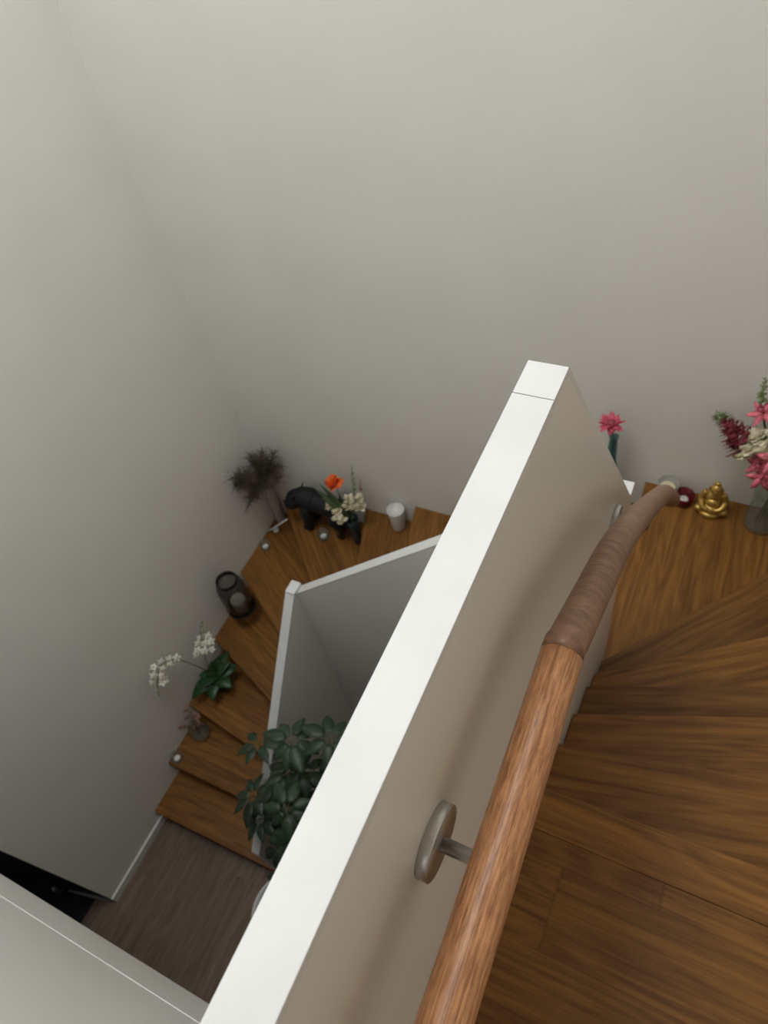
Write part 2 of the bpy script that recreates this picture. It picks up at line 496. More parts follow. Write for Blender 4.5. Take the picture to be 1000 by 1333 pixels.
stair = thing('staircase', (-2.0, 0.3, 0), 'oak winding staircase with open-grained treads turning between white walls', 'staircase')
for k in range(1, 18):
    zo, zi = OUT[k], INN[k]
    bo, bi = slide(OUT[k + 1], 0.04, False), slide(INN[k + 1], 0.04, True)
    poly = [zo, zi]
    if k == 6: poly.append((X3t, Y2b + .002))
    if k == 12: poly.append((XPt, Y2b + .002))
    poly += [bi, bo]
    if k == 5: poly = [zo, zi, bi, bo, (XA, YB)]
    if k == 13: poly = [zo, zi, bi, bo, (XC, YB)]
    if k == 1: bi = slide((X3t, .53), .04, True); poly = [zo, (X3t, .287), bi, bo]
    pd = (V(zi) - V(zo)).normalized()
    u = V((pd.x, pd.y, 0)); v = V((-pd.y, pd.x, 0))
    if v.dot(V((bo[0] + bi[0] - zo[0] - zi[0], bo[1] + bi[1] - zo[1] - zi[1], 0))) < 0: v = -v
    MB().prism(poly, -0.038, 2, k * RISE, 0.003).frame((zo[0], zo[1], k * RISE), u, v).clamp().build('tread', M['oak'], stair)
for k in range(1, 19):
    a, b = slide(OUT[k], 0.025, False), slide(INN[k], 0.025, True)
    pd = (V(b) - V(a)).normalized(); b = tuple(V(b) - pd * 0.016); nn = V((-pd.y, pd.x)) * 0.014
    nx = slide(OUT[k], 0.1, False); 
    if nn.dot(V(nx) - V(OUT[k])) < 0: nn = -nn
    q = [tuple(V(a)), tuple(V(b)), tuple(V(b) + nn), tuple(V(a) + nn)]
    MB().prism(q, RISE - 0.039, 2, (k - 1) * RISE + 0.0005).frame((a[0], a[1], 0), V((pd.x, pd.y, 0)), V((0, 0, 0))).clamp().build('riser', M['oak'], stair)
# landing nosing board
MB().prism([(XPt, .468), (XC, .492), (XC, .385), (XPt, .385)], -0.038, 2, LAND, 0.003).frame((XPr, .468, LAND), (1, 0.027, 0), (0, -1, 0)).clamp().build('nosing', M['oak'], stair)

# ------------------------------------------------------------------ balustrade
bal = thing('balustrade', (-0.16, 0.2, LAND), 'white solid balustrade following the stairwell with a broad white top cap', 'balustrade')
CT = 0.012
def zt3(y): return 1.735 + (y - 1.19) * (1.735 - 0.680) / (1.19 - 0.285)      # left leg top
def zt2(x): return 1.712 + (x + 1.475) * (2.912 - 1.712) / (1.475 - 0.225)     # far leg top
# near leg: level along the landing, then falling steeply with the winders
MB().prism([(YP, SLAB), (YP, CAP - CT), (.539, CAP - CT), (1.205, 2.92 - CT), (Y2b, 2.92 - CT), (Y2b, 0.9), (.47, SLAB - 0.1)], XPr - XPl, 0, XPl).build('near_panel', M['lacquer'], bal)
MB().box((XPl, YP, CAP - CT), (XPr, 0.4908, CAP), 0.0008).build('cap', M['cap'], bal)
MB().prism([(0.4918, CAP - CT), (0.4918, CAP), (.539, CAP), (.539, CAP - CT)], XPr - XPl, 0, XPl, 0.0006).build('cap', M['cap'], bal)
MB().prism([(.5392, CAP - CT), (.5392, CAP), (1.205, 2.92), (1.205, 2.92 - CT)], XPr - XPl, 0, XPl).build('cap', M['cap'], bal)
MB().box((XPl, 1.2052, 2.92 - CT), (XPr, Y2b, 2.92), 0.0006).build('corner_cap', M['cap'], bal)
# far leg
XF = -0.225
MB().prism([(X3o, 0.0), (X3o, 1.7175), (-1.471, 1.7175), (-1.461, zt2(-1.461) - CT), (XF, zt2(XF) - CT), (XPl, 2.908), (XPl, 0.9), (-0.6, 0.0)], Y2b - Y2f, 1, Y2f).build('far_panel', M['lacquer'], bal)
MB().prism([(-1.468, zt2(-1.468) - CT), (-1.468, zt2(-1.468)), (XF, 2.912), (XF, 2.90)], Y2b - Y2f, 1, Y2f).build('cap', M['cap'], bal)
MB().box((XF, Y2f, 2.90), (XPl, Y2b, 2.914)).build('cap', M['cap'], bal)
MB().box((X3o - 0.001, 1.187, 1.718), (X3i + 0.001, Y2b + 0.001, 1.738), 0.003).build('corner_cap', M['cap'], bal)
# left leg
MB().prism([(.283, 0.0), (.283, zt3(.283) - CT), (1.186, zt3(1.186) - CT), (1.186, 1.7175), (Y2f, 1.7175), (Y2f, 0.0)], X3i - X3o, 0, X3o).build('left_panel', M['lacquer'], bal)
MB().prism([(.281, zt3(.281) - CT), (.281, zt3(.281)), (1.186, zt3(1.186)), (1.186, zt3(1.186) - CT)], X3i - X3o, 0, X3o).build('cap', M['cap'], bal)
# parapet on the edge of the upper hall
par = thing('parapet', (-1.2, YP - 0.02, LAND), 'white parapet panel standing on the edge of the upper hall floor, lower left', 'parapet')
MB().box((XA + 0.002, YP - 0.043, LAND + 0.0055), (XPl - 0.001, YP, CAP - CT)).build('panel', M['lacquer'], par)
MB().box((XA + 0.002, YP - 0.043, CAP - CT), (XPl - 0.001, YP, CAP), 0.0008).build('cap', M['cap'], par)

# ------------------------------------------------------------------ handrail
hr = thing('handrail', (-0.07, 0.0, 3.0), 'round oak handrail on steel brackets along the white balustrade', 'handrail')
RR = 0.0213
def up_(p): return (p[0], p[1], p[2] + 4.395)
KN = V(up_((-.0772, .336, -.676)))
A0 = V(up_((-.055, -.62, -.680)))
st = [A0.lerp(KN, i / 12) for i in range(13)]
MB().tube(st, RR, 32, True, True).build('rail', M['rail'], hr)
raw = [(-.0772, .3375, -.677), (-.077, .45, -.748), (-.076, .58, -.829), (-.074, .70, -.930), (-.072, .82, -1.045), (-.069, .95, -1.175), (-.066, 1.06, -1.285), (-.060, 1.16, -1.385), (-.053, 1.22, -1.46), (-.046, 1.25, -1.505)]
wp = []
P = [V(up_(p)) for p in raw]
for i in range(len(P) - 1):
    p0 = P[max(0, i - 1)]; p1 = P[i]; p2 = P[i + 1]; p3 = P[min(len(P) - 1, i + 2)]
    for t in (0, .25, .5, .75):
        wp.append(0.5 * ((2 * p1) + (p2 - p0) * t + (2 * p0 - 5 * p1 + 4 * p2 - p3) * t * t + (3 * p1 - p0 - 3 * p2 + p3) * t ** 3))
wp.append(P[-1])
rd = (KN - A0).normalized()
wp = [KN - rd * 0.003, KN + rd * 0.004, KN + rd * 0.010 + V((0, 0, -.0012))] + [q for q in wp if (q - KN).length > 0.022]
rads = [RR * 1.004] + [RR * 1.001] + [RR] * (len(wp) - 2)
e = (wp[-1] - wp[-2]).normalized()
for s in (0.35, 0.62, 0.82, 0.95, 1.0):
    wp.append(P[-1] + e * RR * s); rads.append(RR * math.sqrt(max(0.0, 1 - s * s)) + 0.0004)
MB().tube(wp, rads, 32, True, True).build('rail_end', M['wreath'], hr)
def bracket(y, zr, xr, zp):
    b = MB()
    b.lathe([(0, 0), (0.0352, 0), (0.036, 0.0008), (0.036, 0.0112), (0.0352, 0.012), (0, 0.012)], (XPr, y, zp), 40, (1, 0, 0))
    o = b.build('bracket', M['steel'], hr)
    r = MB()
    r.tube([(XPr + 0.0115, y, zp), (xr - 0.012, y, zp), (xr - 0.004, y, zp + 0.003), (xr, y, zp + 0.010), (xr, y, zr - RR + 0.004)], 0.0072, 16)
    r.build('bracket_arm', M['steel'], o)
bracket(.131, 4.395 - .679, -.0723, 4.395 - .712)
bracket(.965, 4.395 - 1.19, -.069, 4.395 - 1.275)

# ------------------------------------------------------------------ umbrella plant in the well
def rnd_dir(zmin=-0.3, zmax=1.0):
    a = random.uniform(0, 2 * PI); z = random.uniform(zmin, zmax); r = math.sqrt(max(0, 1 - z * z))
    return V((r * math.cos(a), r * math.sin(a), z))
pl = thing('potted_umbrella_plant', (-1.33, .12, 0), 'large dark green umbrella plant in a white pot at the stair foot', 'plant')
PC = V((-1.325, .132, 0))
MB().lathe([(0, 0.0), (0.125, 0.0), (0.15, 0.05), (0.185, 0.30), (0.19, 0.33), (0.176, 0.33), (0.168, 0.29), (0, 0.29)], PC, 40).build('pot', M['white_ceramic'], pl)
MB().lathe([(0, 0.296), (0.12, 0.30), (0.168, 0.292)], PC, 30).build('soil', M['soil'], pl)
stems, leaves = MB(), MB()
trunks = [(V((-1.34, .14, .29)), V((-1.30, .34, 0.85)), V((-1.20, .52, 1.30))), (V((-1.32, .12, .29)), V((-1.16, .32, .8)), V((-.98, .55, 1.15))), (V((-1.35, .14, .29)), V((-1.30, .30, .66)), V((-1.20, .46, .98)))]
hubs = []
def bez(a, b, c, t): return a * (1 - t) ** 2 + b * 2 * t * (1 - t) + c * t * t
for a, b, c in trunks:
    stems.tube([bez(a, b, c, t / 8) for t in range(9)], [0.012 - 0.0008 * i for i in range(9)], 8)
    for i in range(24):
        t = 0.36 + 0.64 * i / 23
        p = bez(a, b, c, t)
        d = rnd_dir(0.05, 0.8)
        hubs.append((p, p + d * random.uniform(0.10, 0.24) + V((0, 0, 0.05))))
def inwell(h): return h.x > X3i + 0.035 and h.y < Y2f - 0.06
extra = [V((-1.475, .64, 1.29)), V((-1.475, .46, 1.07)), V((-1.44, .40, 0.95)), V((-1.39, .55, 1.12)), V((-1.36, .34, 0.78)), V((-1.20, .60, 1.35)), V((-1.12, .50, 1.25)), V((-1.30, .58, 1.25)), V((-1.25, .66, 1.50)), V((-1.08, .72, 1.55)), V((-1.02, .66, 1.40)), V((-1.32, .50, 1.10))]
for h in extra:
    hubs.append((bez(*trunks[0], 0.8), h))
for p, h in hubs:
    if not inwell(h) and h not in extra: 
        h = V((max(h.x, X3i + 0.06), min(h.y, Y2f - 0.14), h.z))
    if h not in extra and h.x < -1.12 - 0.35 * (h.y - 0.30): h.x = -1.12 - 0.35 * (h.y - 0.30) + random.uniform(0, .12)
    mid = (p + h) / 2 + V((0, 0, 0.02))
    stems.tube([p, mid, h], [0.0035, 0.003, 0.0025], 6)
    ax = ((h - p).normalized() * 0.5 + V((0.05, -0.1, 1))).normalized()
    n = random.choice((6, 7, 7, 8))
    t0 = V((1, 0, 0)) if abs(ax.x) < 0.8 else V((0, 1, 0))
    e1 = ax.cross(t0).normalized(); e2 = ax.cross(e1)
    a0_ = random.uniform(0, 6.28)
    for k in range(n):
        an = a0_ + 2 * PI * k / n + random.uniform(-.12, .12)
        d = (e1 * math.cos(an) + e2 * math.sin(an)) + ax * (random.uniform(-.35, .1) if h not in extra[:3] else random.uniform(-.05, .15))
        ln = random.uniform(0.085, 0.125)
        base = h + d.normalized() * 0.025
        tip_ = base + d.normalized() * ln
        if tip_.x < X3i + 0.012 and (tip_.z < zt3(min(1.18, tip_.y)) + 0.035 or h not in extra[:3]): continue
        if True:
            if tip_.y > Y2f - 0.01: continue
        stems.tube([h, base], [0.0018, 0.0014], 5)
        leaves.blade(base, d, ax, ln, ln * 0.5, -0.45, 6, 0.18)
stems.build('stems', M['stem'], pl)
leaves.build('foliage', M['leaf'], pl, solid=0.0012)
tag(MB().box((-4.0, -1.25, 0.0), (-2.52, -0.20, 0.009), 0.003).build('doormat', M['mat']), 'dark navy doormat on the lower hall floor by the black door', 'doormat')

# ------------------------------------------------------------------ small things on the treads
def tz(k): return k * RISE + 0.0008
def tumbler(name, c, r, h, material, label, cat, group=None, taper=0.9, t=0.003):
    o = MB().lathe([(0, 0), (r * taper, 0), (r, h), (r - t, h), (r * taper - t, 0.006), (0, 0.006)], c, 28).build(name, material)
    c = V(c)
    o.location = c
    for v in o.data.vertices: v.co -= c
    return tag(o, label, cat, group)
def tealight(c, label, r=0.019, h=0.014, group='tealights in holders'):
    t = thing('tealight', c, label, 'candle', group)
    c = V(c)
    MB().lathe([(0, 0), (r, 0), (r, h), (r - 0.0008, h), (r - 0.0008, 0.001), (0, 0.001)], c, 24).build('cup', M['tin'], t)
    MB().lathe([(0, 0.0015), (r - 0.001, 0.0015), (r - 0.001, h - 0.002), (0, h - 0.0025)], c, 24).build('wax', M['wax'], t)
    MB().tube([c + V((0, 0, h - 0.003)), c + V((0.001, 0, h + 0.004))], 0.0009, 6).build('wick', M['wick'], t)
    return t

# second tread: glass tealight holder
tumbler('tealight_holder', (-2.355, .572, tz(2)), 0.036, 0.05, M['glass'], 'small clear glass tealight holder against the left wall, lowest on the stairs', 'candle holder', 'clear glass tealight holders')
tealight((-2.355, .572, tz(2) + 0.0065), 'tealight in the lowest glass holder on the stairs')
# third tread: glass bowl vase with dried pink flowers
vc = V((-2.30, .755, tz(2)))
o = MB().lathe([(0, 0), (0.04, 0), (0.058, 0.03), (0.06, 0.06), (0.045, 0.10), (0.04, 0.13), (0.043, 0.14), (0.040, 0.14), (0.037, 0.128), (0.042, 0.10), (0.056, 0.06), (0.054, 0.03), (0.037, 0.005), (0, 0.005)], vc, 30).build('glass_vase', M['glass'])
tag(o, 'round clear glass vase holding dried pink flowers on a low tread', 'vase')
df = thing('dried_flower_bunch', vc + V((0, 0, 0.01)), 'bunch of faded pink dried flowers in a round glass vase', 'flowers')
fs, fb = MB(), MB()
for i in range(14):
    top = vc + V((random.uniform(-.055, .05), random.uniform(-.05, .07), random.uniform(.15, .23)))
    fs.tube([vc + V((random.uniform(-.02, .02), random.uniform(-.02, .02), 0.012)), vc + V((0, 0, .12)) + (top - vc) * 0.06, top], 0.0012, 5)
    for j in range(6):
        d = rnd_dir(-.2, 1)
        fb.blade(top, d, d.cross(V((0.3, 0.2, 1))) , 0.028, 0.016, 0.6, 3)
fs.build('stems', M['stem'], df); fb.build('blossoms', M['dried_pink'], df, solid=0.0008)

# fourth tread: orchid
oc = V((-2.275, 1.035, tz(3)))
orc = thing('potted_orchid', oc, 'white orchid arching from a dark pot with broad green leaves by the left wall', 'plant')
MB().lathe([(0, 0), (0.05, 0), (0.07, 0.115), (0.066, 0.115), (0.062, 0.10), (0, 0.10)], oc, 30).build('pot', M['pebble'], orc)
MB().lathe([(0, 0.101), (0.063, 0.102)], oc, 24).build('bark', M['soil'], orc)
lf = MB()
for an, ln, wd, cu, up2 in ((-1.9, .19, .09, -.9, .45), (-1.1, .16, .09, -.9, .5), (-.2, .15, .09, -1.0, .6), (.7, .15, .09, -1.0, .7), (1.5, .17, .09, -.9, .9), (2.3, .10, .07, -.9, .9), (-2.7, .10, .07, -.8, .9), (.9, .14, .08, -.7, 1.3), (-1.5, .12, .08, -.6, 1.2)):
    d = V((math.cos(an), math.sin(an), up2))
    lf.blade(oc + V((0, 0, 0.115)), d, (0, 0, 1), ln, wd, cu, 8, 0.2)
for q in lf.bm.verts:
    q.co.x = max(q.co.x, XA + .006)
    if q.co.y > 1.11: q.co.z = max(q.co.z, tz(4) + .004)
lf.build('leaves', M['orchid_leaf'], orc, solid=0.002)
st_ = MB()
def orchid_flower(c, face, s=0.03):
    f = V(face).normalized()
    t0 = V((0, 0, 1)) if abs(f.z) < 0.9 else V((1, 0, 0))
    e1 = f.cross(t0).normalized(); e2 = f.cross(e1)
    fl = MB()
    for k, (w, l) in enumerate(((1.0, 1.0), (.7, 1.0), (.7, 1.0), (1.0, 1.0), (.7, 1.0))):
        an = 2 * PI * k / 5 + 0.3
        d = e1 * math.cos(an) + e2 * math.sin(an) + f * 0.15
        fl.blade(c, d, f, s * l, s * 0.85 * w, -0.3, 4, 0.1, 0.9)
    o = fl.build('blossom', M['orchid_white'], orc, solid=0.0008)
    MB().ball(c + f * 0.006, 0.006, (1, 1, 1), None, 1).build('flower_centre', M['cream'], o)
sp1 = [oc + V((-.01, 0, .11)), V((-2.29, 1.01, .72)), V((-2.305, .955, .92)), V((-2.31, .90, 1.03)), V((-2.315, .84, 1.06)), V((-2.32, .78, 1.00)), V((-2.32, .74, .935))]
sp2 = [oc + V((.01, .02, .11)), V((-2.27, 1.03, .70)), V((-2.29, 1.09, .86)), V((-2.31, 1.15, .95))]
def smooth(pts, n=5):
    out = []
    for i in range(len(pts) - 1):
        p0 = pts[max(0, i - 1)]; p1 = pts[i]; p2 = pts[i + 1]; p3 = pts[min(len(pts) - 1, i + 2)]
        for j in range(n):
            t = j / n
            out.append(0.5 * ((2 * p1) + (p2 - p0) * t + (2 * p0 - 5 * p1 + 4 * p2 - p3) * t * t + (3 * p1 - p0 - 3 * p2 + p3) * t ** 3))
    out.append(pts[-1]); return out
for sp in (sp1, sp2):
    st_.tube(smooth(sp), 0.0025, 6)
for c in [(-2.30, .935, 1.0), (-2.31, .905, 1.04), (-2.29, .88, 1.035), (-2.32, .865, 1.075), (-2.29, .835, 1.07), (-2.33, .82, 1.09), (-2.30, .81, 1.03), (-2.32, .785, 1.06), (-2.30, .79, .985), (-2.33, .765, 1.02), (-2.31, .81, .965),
          (-2.29, 1.05, .88), (-2.26, 1.07, .865), (-2.30, 1.085, .90), (-2.27, 1.10, .89), (-2.31, 1.12, .90), (-2.25, 1.13, .88), (-2.30, 1.035, .855), (-2.27, 1.145, .90), (-2.24, 1.10, .84)]:
    orchid_flower(V(c), V((random.uniform(.2, .9), random.uniform(-.7, .0), random.uniform(.3, 1))), random.uniform(.022, .030))
for c in [(-2.32, .745, .95), (-2.32, .735, .925), (-2.31, 1.165, .955), (-2.315, 1.185, .965), (-2.30, 1.15, .93)]:
    MB().ball(c, 0.011, (.8, .8, 1.2), None, 2).build('bud', M['pale_green'], orc)
st_.build('flower_stems', M['stem'], orc)

# fifth tread: smoked glass lantern and its candle
lc = V((-2.255, 1.425, tz(5)))
lan = thing('lantern', lc, 'dark smoked glass lantern with a black rim standing against the left wall', 'lantern')
MB().lathe([(0.0, 0.0), (0.072, 0.0), (0.084, 0.02), (0.085, 0.20), (0.075, 0.255), (0.058, 0.278), (0.055, 0.278), (0.072, 0.252), (0.081, 0.20), (0.080, 0.022), (0.070, 0.006), (0, 0.006)], lc, 36).build('glass_body', M['smoke'], lan)
MB().lathe([(0.054, 0.272), (0.062, 0.272), (0.063, 0.296), (0.059, 0.299), (0.054, 0.296)], lc, 36, None, True).build('rim', M['black_metal'], lan)
MB().lathe([(0.060, 0.0003), (0.088, 0.0003), (0.088, 0.014), (0.0855, 0.016)], lc, 36).build('base', M['black_metal'], lan)
cd = thing('pillar_candle', lc + V((0, 0, .0065)), 'short white candle inside the smoked glass lantern', 'candle')
MB().lathe([(0, 0.0065), (0.045, 0.0065), (0.045, 0.085), (0.042, 0.088), (0, 0.084)], lc, 28).build('wax', M['wax'], cd)
MB().tube([lc + V((0, 0, .083)), lc + V((.001, 0, .094))], 0.001, 6).build('wick', M['wick'], cd)
# tealight holder by the corner
tumbler('tealight_holder', (-2.335, 1.85, tz(5)), 0.036, 0.05, M['glass'], 'small clear glass tealight holder between the lantern and the pampas vase', 'candle holder', 'clear glass tealight holders')
tealight((-2.335, 1.85, tz(5) + 0.0065), 'tealight in the glass holder between lantern and pampas vase')
# slim stoneware vase with dried pampas
pc = V((-2.361, 2.083, tz(5)))
tag(MB().lathe([(0, 0), (0.030, 0), (0.034, 0.02), (0.032, 0.20), (0.025, 0.29), (0.024, 0.335), (0.020, 0.335), (0.020, 0.29), (0.027, 0.20), (0.028, 0.02), (0, 0.01)], pc, 28).build('slim_vase', M['vase_stone']), 'tall slim pale stoneware vase in the wall corner', 'vase')
pg = thing('pampas_bunch', pc + V((0, 0, .02)), 'bushy bunch of dark brown dried pampas grass in the corner vase', 'dried grass')
ps, pf = MB(), MB()
top = pc + V((0, 0, .335))
def inroom(p): return V((max(p.x, XA + 0.006), min(p.y, YB - 0.006), p.z))
pcen = V((-2.245, 1.935, 1.405))
for i in range(34):
    e0 = pcen + rnd_dir(-.8, 1) * random.uniform(.07, .19)
    e0 = inroom(V((e0.x, e0.y, e0.z)))
    ends = [inroom(q) for q in (top - V((0, 0, .25)), top, top.lerp(e0, .5) + V((0, 0, .03)), e0)]
    cv = smooth(ends, 4)
    ps.tube(cv, 0.0011, 5)
    for j in range(95):
        t = random.uniform(.45, 1.0)
        k = 3 + t * (len(cv) - 4)
        p = cv[int(k)].lerp(cv[min(len(cv) - 1, int(k) + 1)], k - int(k))
        d = (cv[-1] - cv[-4]).normalized()
        q = (d * 0.7 + rnd_dir(-1, 1)).normalized()
        e_ = inroom(p + q * random.uniform(.03, .075))
        m_ = inroom((p + e_) / 2 + V((0, 0, .003)))
        pf.tube([inroom(p), m_, e_], [0.0013, 0.0011, 0.0004], 3, False)
ps.build('stems', M['pampas'], pg); pf.build('plumes', M['pampas'], pg)
# white incense holder in front of it
ic = V((-2.335, 1.985, tz(5)))
inc = thing('incense_holder', ic, 'thin white incense stick leaning across a white ball before the pampas vase', 'incense holder')
MB().ball((-2.335, 1.985, tz(5) + 0.0215), 0.021, (1, 1, 1), None, 3).build('ball', M['white_ceramic'], inc)
MB().tube([(-2.392, 1.952, .806), (-2.335, 1.968, .848), (-2.205, 1.990, .972)], 0.0055, 10).build('stick', M['white_ceramic'], inc)

# sixth tread: black animal figurine (standing hound)
fg = MB()
def bodytube(pts, rad, seg=14): fg.tube(smooth([V(p) for p in pts], 4), [r for i in range(len(rad) - 1) for r in (rad[i] + (rad[i + 1] - rad[i]) * j / 4 for j in range(4))] + [rad[-1]], seg)
fz = tz(6)
bodytube([(-1.745, 2.03, fz + .215), (-1.79, 2.03, fz + .225), (-1.86, 2.03, fz + .23), (-1.93, 2.03, fz + .245), (-1.985, 2.03, fz + .255), (-2.01, 2.028, fz + .26)], [.02, .062, .06, .066, .072, .04])
bodytube([(-1.95, 2.03, fz + .26), (-2.0, 2.022, fz + .275), (-2.04, 2.01, fz + .27)], [.066, .062, .054])
bodytube([(-2.01, 2.018, fz + .285), (-2.05, 2.005, fz + .262), (-2.085, 1.995, fz + .215), (-2.096, 1.99, fz + .190)], [.050, .058, .046, .030])
for s in (-1, 1):
    fg.blade((-2.025, 2.012 + s * .04, fz + .305), (0.3, s * .5, .6), (-1, 0, 0.3), .045, .035, 0.4, 4)
    fg.tube([(-1.985, 2.03 + s * .035, fz + .24), (-1.995, 2.03 + s * .042, fz + .14), (-2.005, 2.028 + s * .042, fz + .03), (-2.012, 2.028 + s * .042, fz + .022)], [.040, .034, .028, .026], 12)
    fg.ball((-2.028, 2.028 + s * .042, fz + .014), .021, (1.3, .9, .65), None, 2)
    fg.tube([(-1.785, 2.03 + s * .035, fz + .23), (-1.80, 2.03 + s * .042, fz + .15), (-1.765, 2.03 + s * .042, fz + .09), (-1.785, 2.03 + s * .042, fz + .022)], [.046, .038, .022, .018], 12)
    fg.ball((-1.793, 2.03 + s * .042, fz + .014), .02, (1.3, .9, .65), None, 2)
fg.tube([(-1.745, 2.03, fz + .25), (-1.715, 2.035, fz + .22), (-1.705, 2.035, fz + .16)], [.012, .010, .006], 8)
for q in fg.bm.verts: q.co.x -= .03
tag(fg.build('animal_figurine', M['figure']), 'black standing four-legged animal figurine on the corner tread', 'figurine')
tumbler('tealight_holder', (-1.925, 1.955, fz), 0.036, 0.055, M['glass'], 'pale glass tealight holder in front of the black animal figurine', 'candle holder', 'clear glass tealight holders')
tealight((-1.925, 1.955, fz + 0.0065), 'tealight in the glass holder before the black figurine')
# slim blue-grey vase and its bouquet
bc = V((-1.705, 1.99, fz))
tag(MB().lathe([(0, 0), (0.020, 0), (0.026, 0.04), (0.034, 0.17), (0.040, 0.24), (0.037, 0.24), (0.031, 0.17), (0.022, 0.04), (0, 0.012)], bc, 26).build('slim_vase', M['blue_glass']), 'slim blue-grey glass vase beside the black animal figurine', 'vase')
bq = thing('flower_bouquet', bc + V((0, 0, .03)), 'bouquet of one orange flower, cream blooms and green spikes in the blue-grey vase', 'flowers')
bs = MB()
def stem(mb, base, neck, tip, r=0.0022):
    mb.tube(smooth([V(base), V(neck), (V(neck) + V(tip)) / 2 + V((0, 0, .01)), V(tip)], 3), r, 6)
def ruffle(mb, c, s, n=26, up_bias=0.25, sq=0.55):
    c = V(c)
    for i in range(n):
        d = rnd_dir(-.35, 1)
        mb.blade(c + d * s * 0.15, (d + V((0, 0, up_bias))), d.cross(V((.2, .5, .3))) + V((0, 0, .4)), s * random.uniform(.75, 1.0), s * sq * 1.3, random.uniform(-.5, .9), 4, 0.2)
neck = bc + V((0, 0, .246))
ocp = V((-1.772, 2.02, 1.435))
stem(bs, bc + V((0, 0, .03)), neck, ocp)
ob = MB(); ruffle(ob, ocp, 0.055, 40); ob.build('orange_bloom', M['orange'], bq, solid=0.0007)
for c in [(-1.82, 1.98, 1.27), (-1.69, 2.0, 1.355), (-1.625, 2.02, 1.365), (-1.725, 1.93, 1.235), (-1.765, 1.965, 1.255), (-1.70, 1.98, 1.30), (-1.755, 1.93, 1.225), (-1.66, 1.99, 1.30), (-1.625, 2.0, 1.31)]:
    stem(bs, bc + V((0, 0, .04)), neck, c)
    m_ = MB(); ruffle(m_, c, 0.036, 22); m_.build('cream_bloom', M['cream'], bq, solid=0.0007)
def spike(c0, c1, n, s, material, name, parent, buds=0.5, mat2=None):
    c0 = V(c0); c1 = V(c1); d = (c1 - c0).normalized()
    mb = MB(); mb.tube([c0, c1], [.002, .001], 6)
    t0 = d.cross(V((0, 0, 1)) if abs(d.z) < .9 else V((1, 0, 0))).normalized(); t1 = d.cross(t0)
    for i in range(n):
        t = i / n; an = i * 2.4
        r = (t0 * math.cos(an) + t1 * math.sin(an))
        k = s * (1 - .65 * t)
        p = c0.lerp(c1, t)
        for j in range(3):
            rr_ = (r + d * .3 + rnd_dir(-1, 1) * .5)
            mb.blade(p, rr_, d + r * .2, k * random.uniform(.8, 1.1), k * .6, random.uniform(-.6, .6), 3)
    return mb.build(name, material, parent, solid=0.0007)
spike((-1.675, 2.05, 1.38), (-1.672, 2.085, 1.565), 22, .020, M['pale_green'], 'bud_spike', bq)
spike((-1.64, 2.05, 1.36), (-1.628, 2.07, 1.47), 16, .018, M['dried_pink'], 'bud_spike', bq)
stem(bs, bc + V((0, 0, .04)), neck, (-1.675, 2.05, 1.38)); stem(bs, bc + V((0, 0, .04)), neck, (-1.64, 2.05, 1.36))
bl = MB()
for tip_ in [(-1.90, 1.995, 1.39), (-1.87, 2.02, 1.42), (-1.85, 1.97, 1.36), (-1.80, 2.0, 1.38), (-1.72, 2.0, 1.36), (-1.66, 1.97, 1.24), (-1.78, 2.04, 1.33)]:
    d = V(tip_) - neck
    bl.blade(neck, d, V((0, -.6, 1)), d.length, 0.032, 0.15, 7, 0.25)
bs.build('stems', M['green'], bq); bl.build('leaves', M['green'], bq, solid=0.001)

# seventh tread: white candle cup
wc = V((-1.452, 2.075, tz(7)))
wcp = thing('candle_cup', wc, 'white tapered ceramic cup with a dark mark standing alone by the far wall', 'candle holder')
MB().lathe([(0, 0), (0.036, 0), (0.040, 0.02), (0.050, 0.16), (0.050, 0.163), (0.045, 0.163), (0.043, 0.14), (0, 0.135)], wc, 30).build('cup', M['white_ceramic'], wcp)
mk = MB(); 
mk.lathe([(0.0, 0.0), (0.011, 0.0), (0.011, 0.0025), (0, 0.0025)], wc + V((-.024, -.037, .115)), 16, (-.55, -.84, -.06))
mk.build('emblem', M['wick'], wcp)
# eleventh tread: tall teal bud vase with a pink bloom
tc_ = V((-.335, 2.06, tz(11)))
tag(MB().lathe([(0, 0), (0.033, 0), (0.036, 0.02), (0.034, 0.26), (0.020, 0.34), (0.016, 0.46), (0.019, 0.47), (0.016, 0.47), (0.013, 0.46), (0.017, 0.34), (0.030, 0.25), (0.032, 0.02), (0, 0.01)], tc_, 26).build('bottle_vase', M['teal_glass']), 'tall teal bottle vase behind the balustrade end, by the far wall', 'vase')
pk = thing('pink_flower', tc_ + V((0, 0, .05)), 'single spiky pink bloom rising past the balustrade end', 'flowers')
bt = V((-.348, 2.04, 2.285))
ms = MB(); ms.tube([tc_ + V((0, 0, .05)), tc_ + V((0, 0, .46)), bt], .0025, 6); ms.build('stem', M['green'], pk)
mp = MB()
for i in range(26):
    an = i * 2.4; el = random.uniform(-.2, 1.0)
    d = V((math.cos(an), math.sin(an) * .8, el))
    ln = random.uniform(.042, .062)
    if (bt + d.normalized() * ln).y > YB - .008: d.y *= .2
    mp.blade(bt, d, V((0, 0, 1)), ln, .020, random.uniform(-.5, .3), 5, .2)
mp.build('petals', M['pink'], pk, solid=0.0007)
m_ = MB(); m_.ball(bt + V((0, 0, .012)), .016, (1, 1, .8), None, 2, .15); m_.build('flower_centre', M['maroon'], pk)

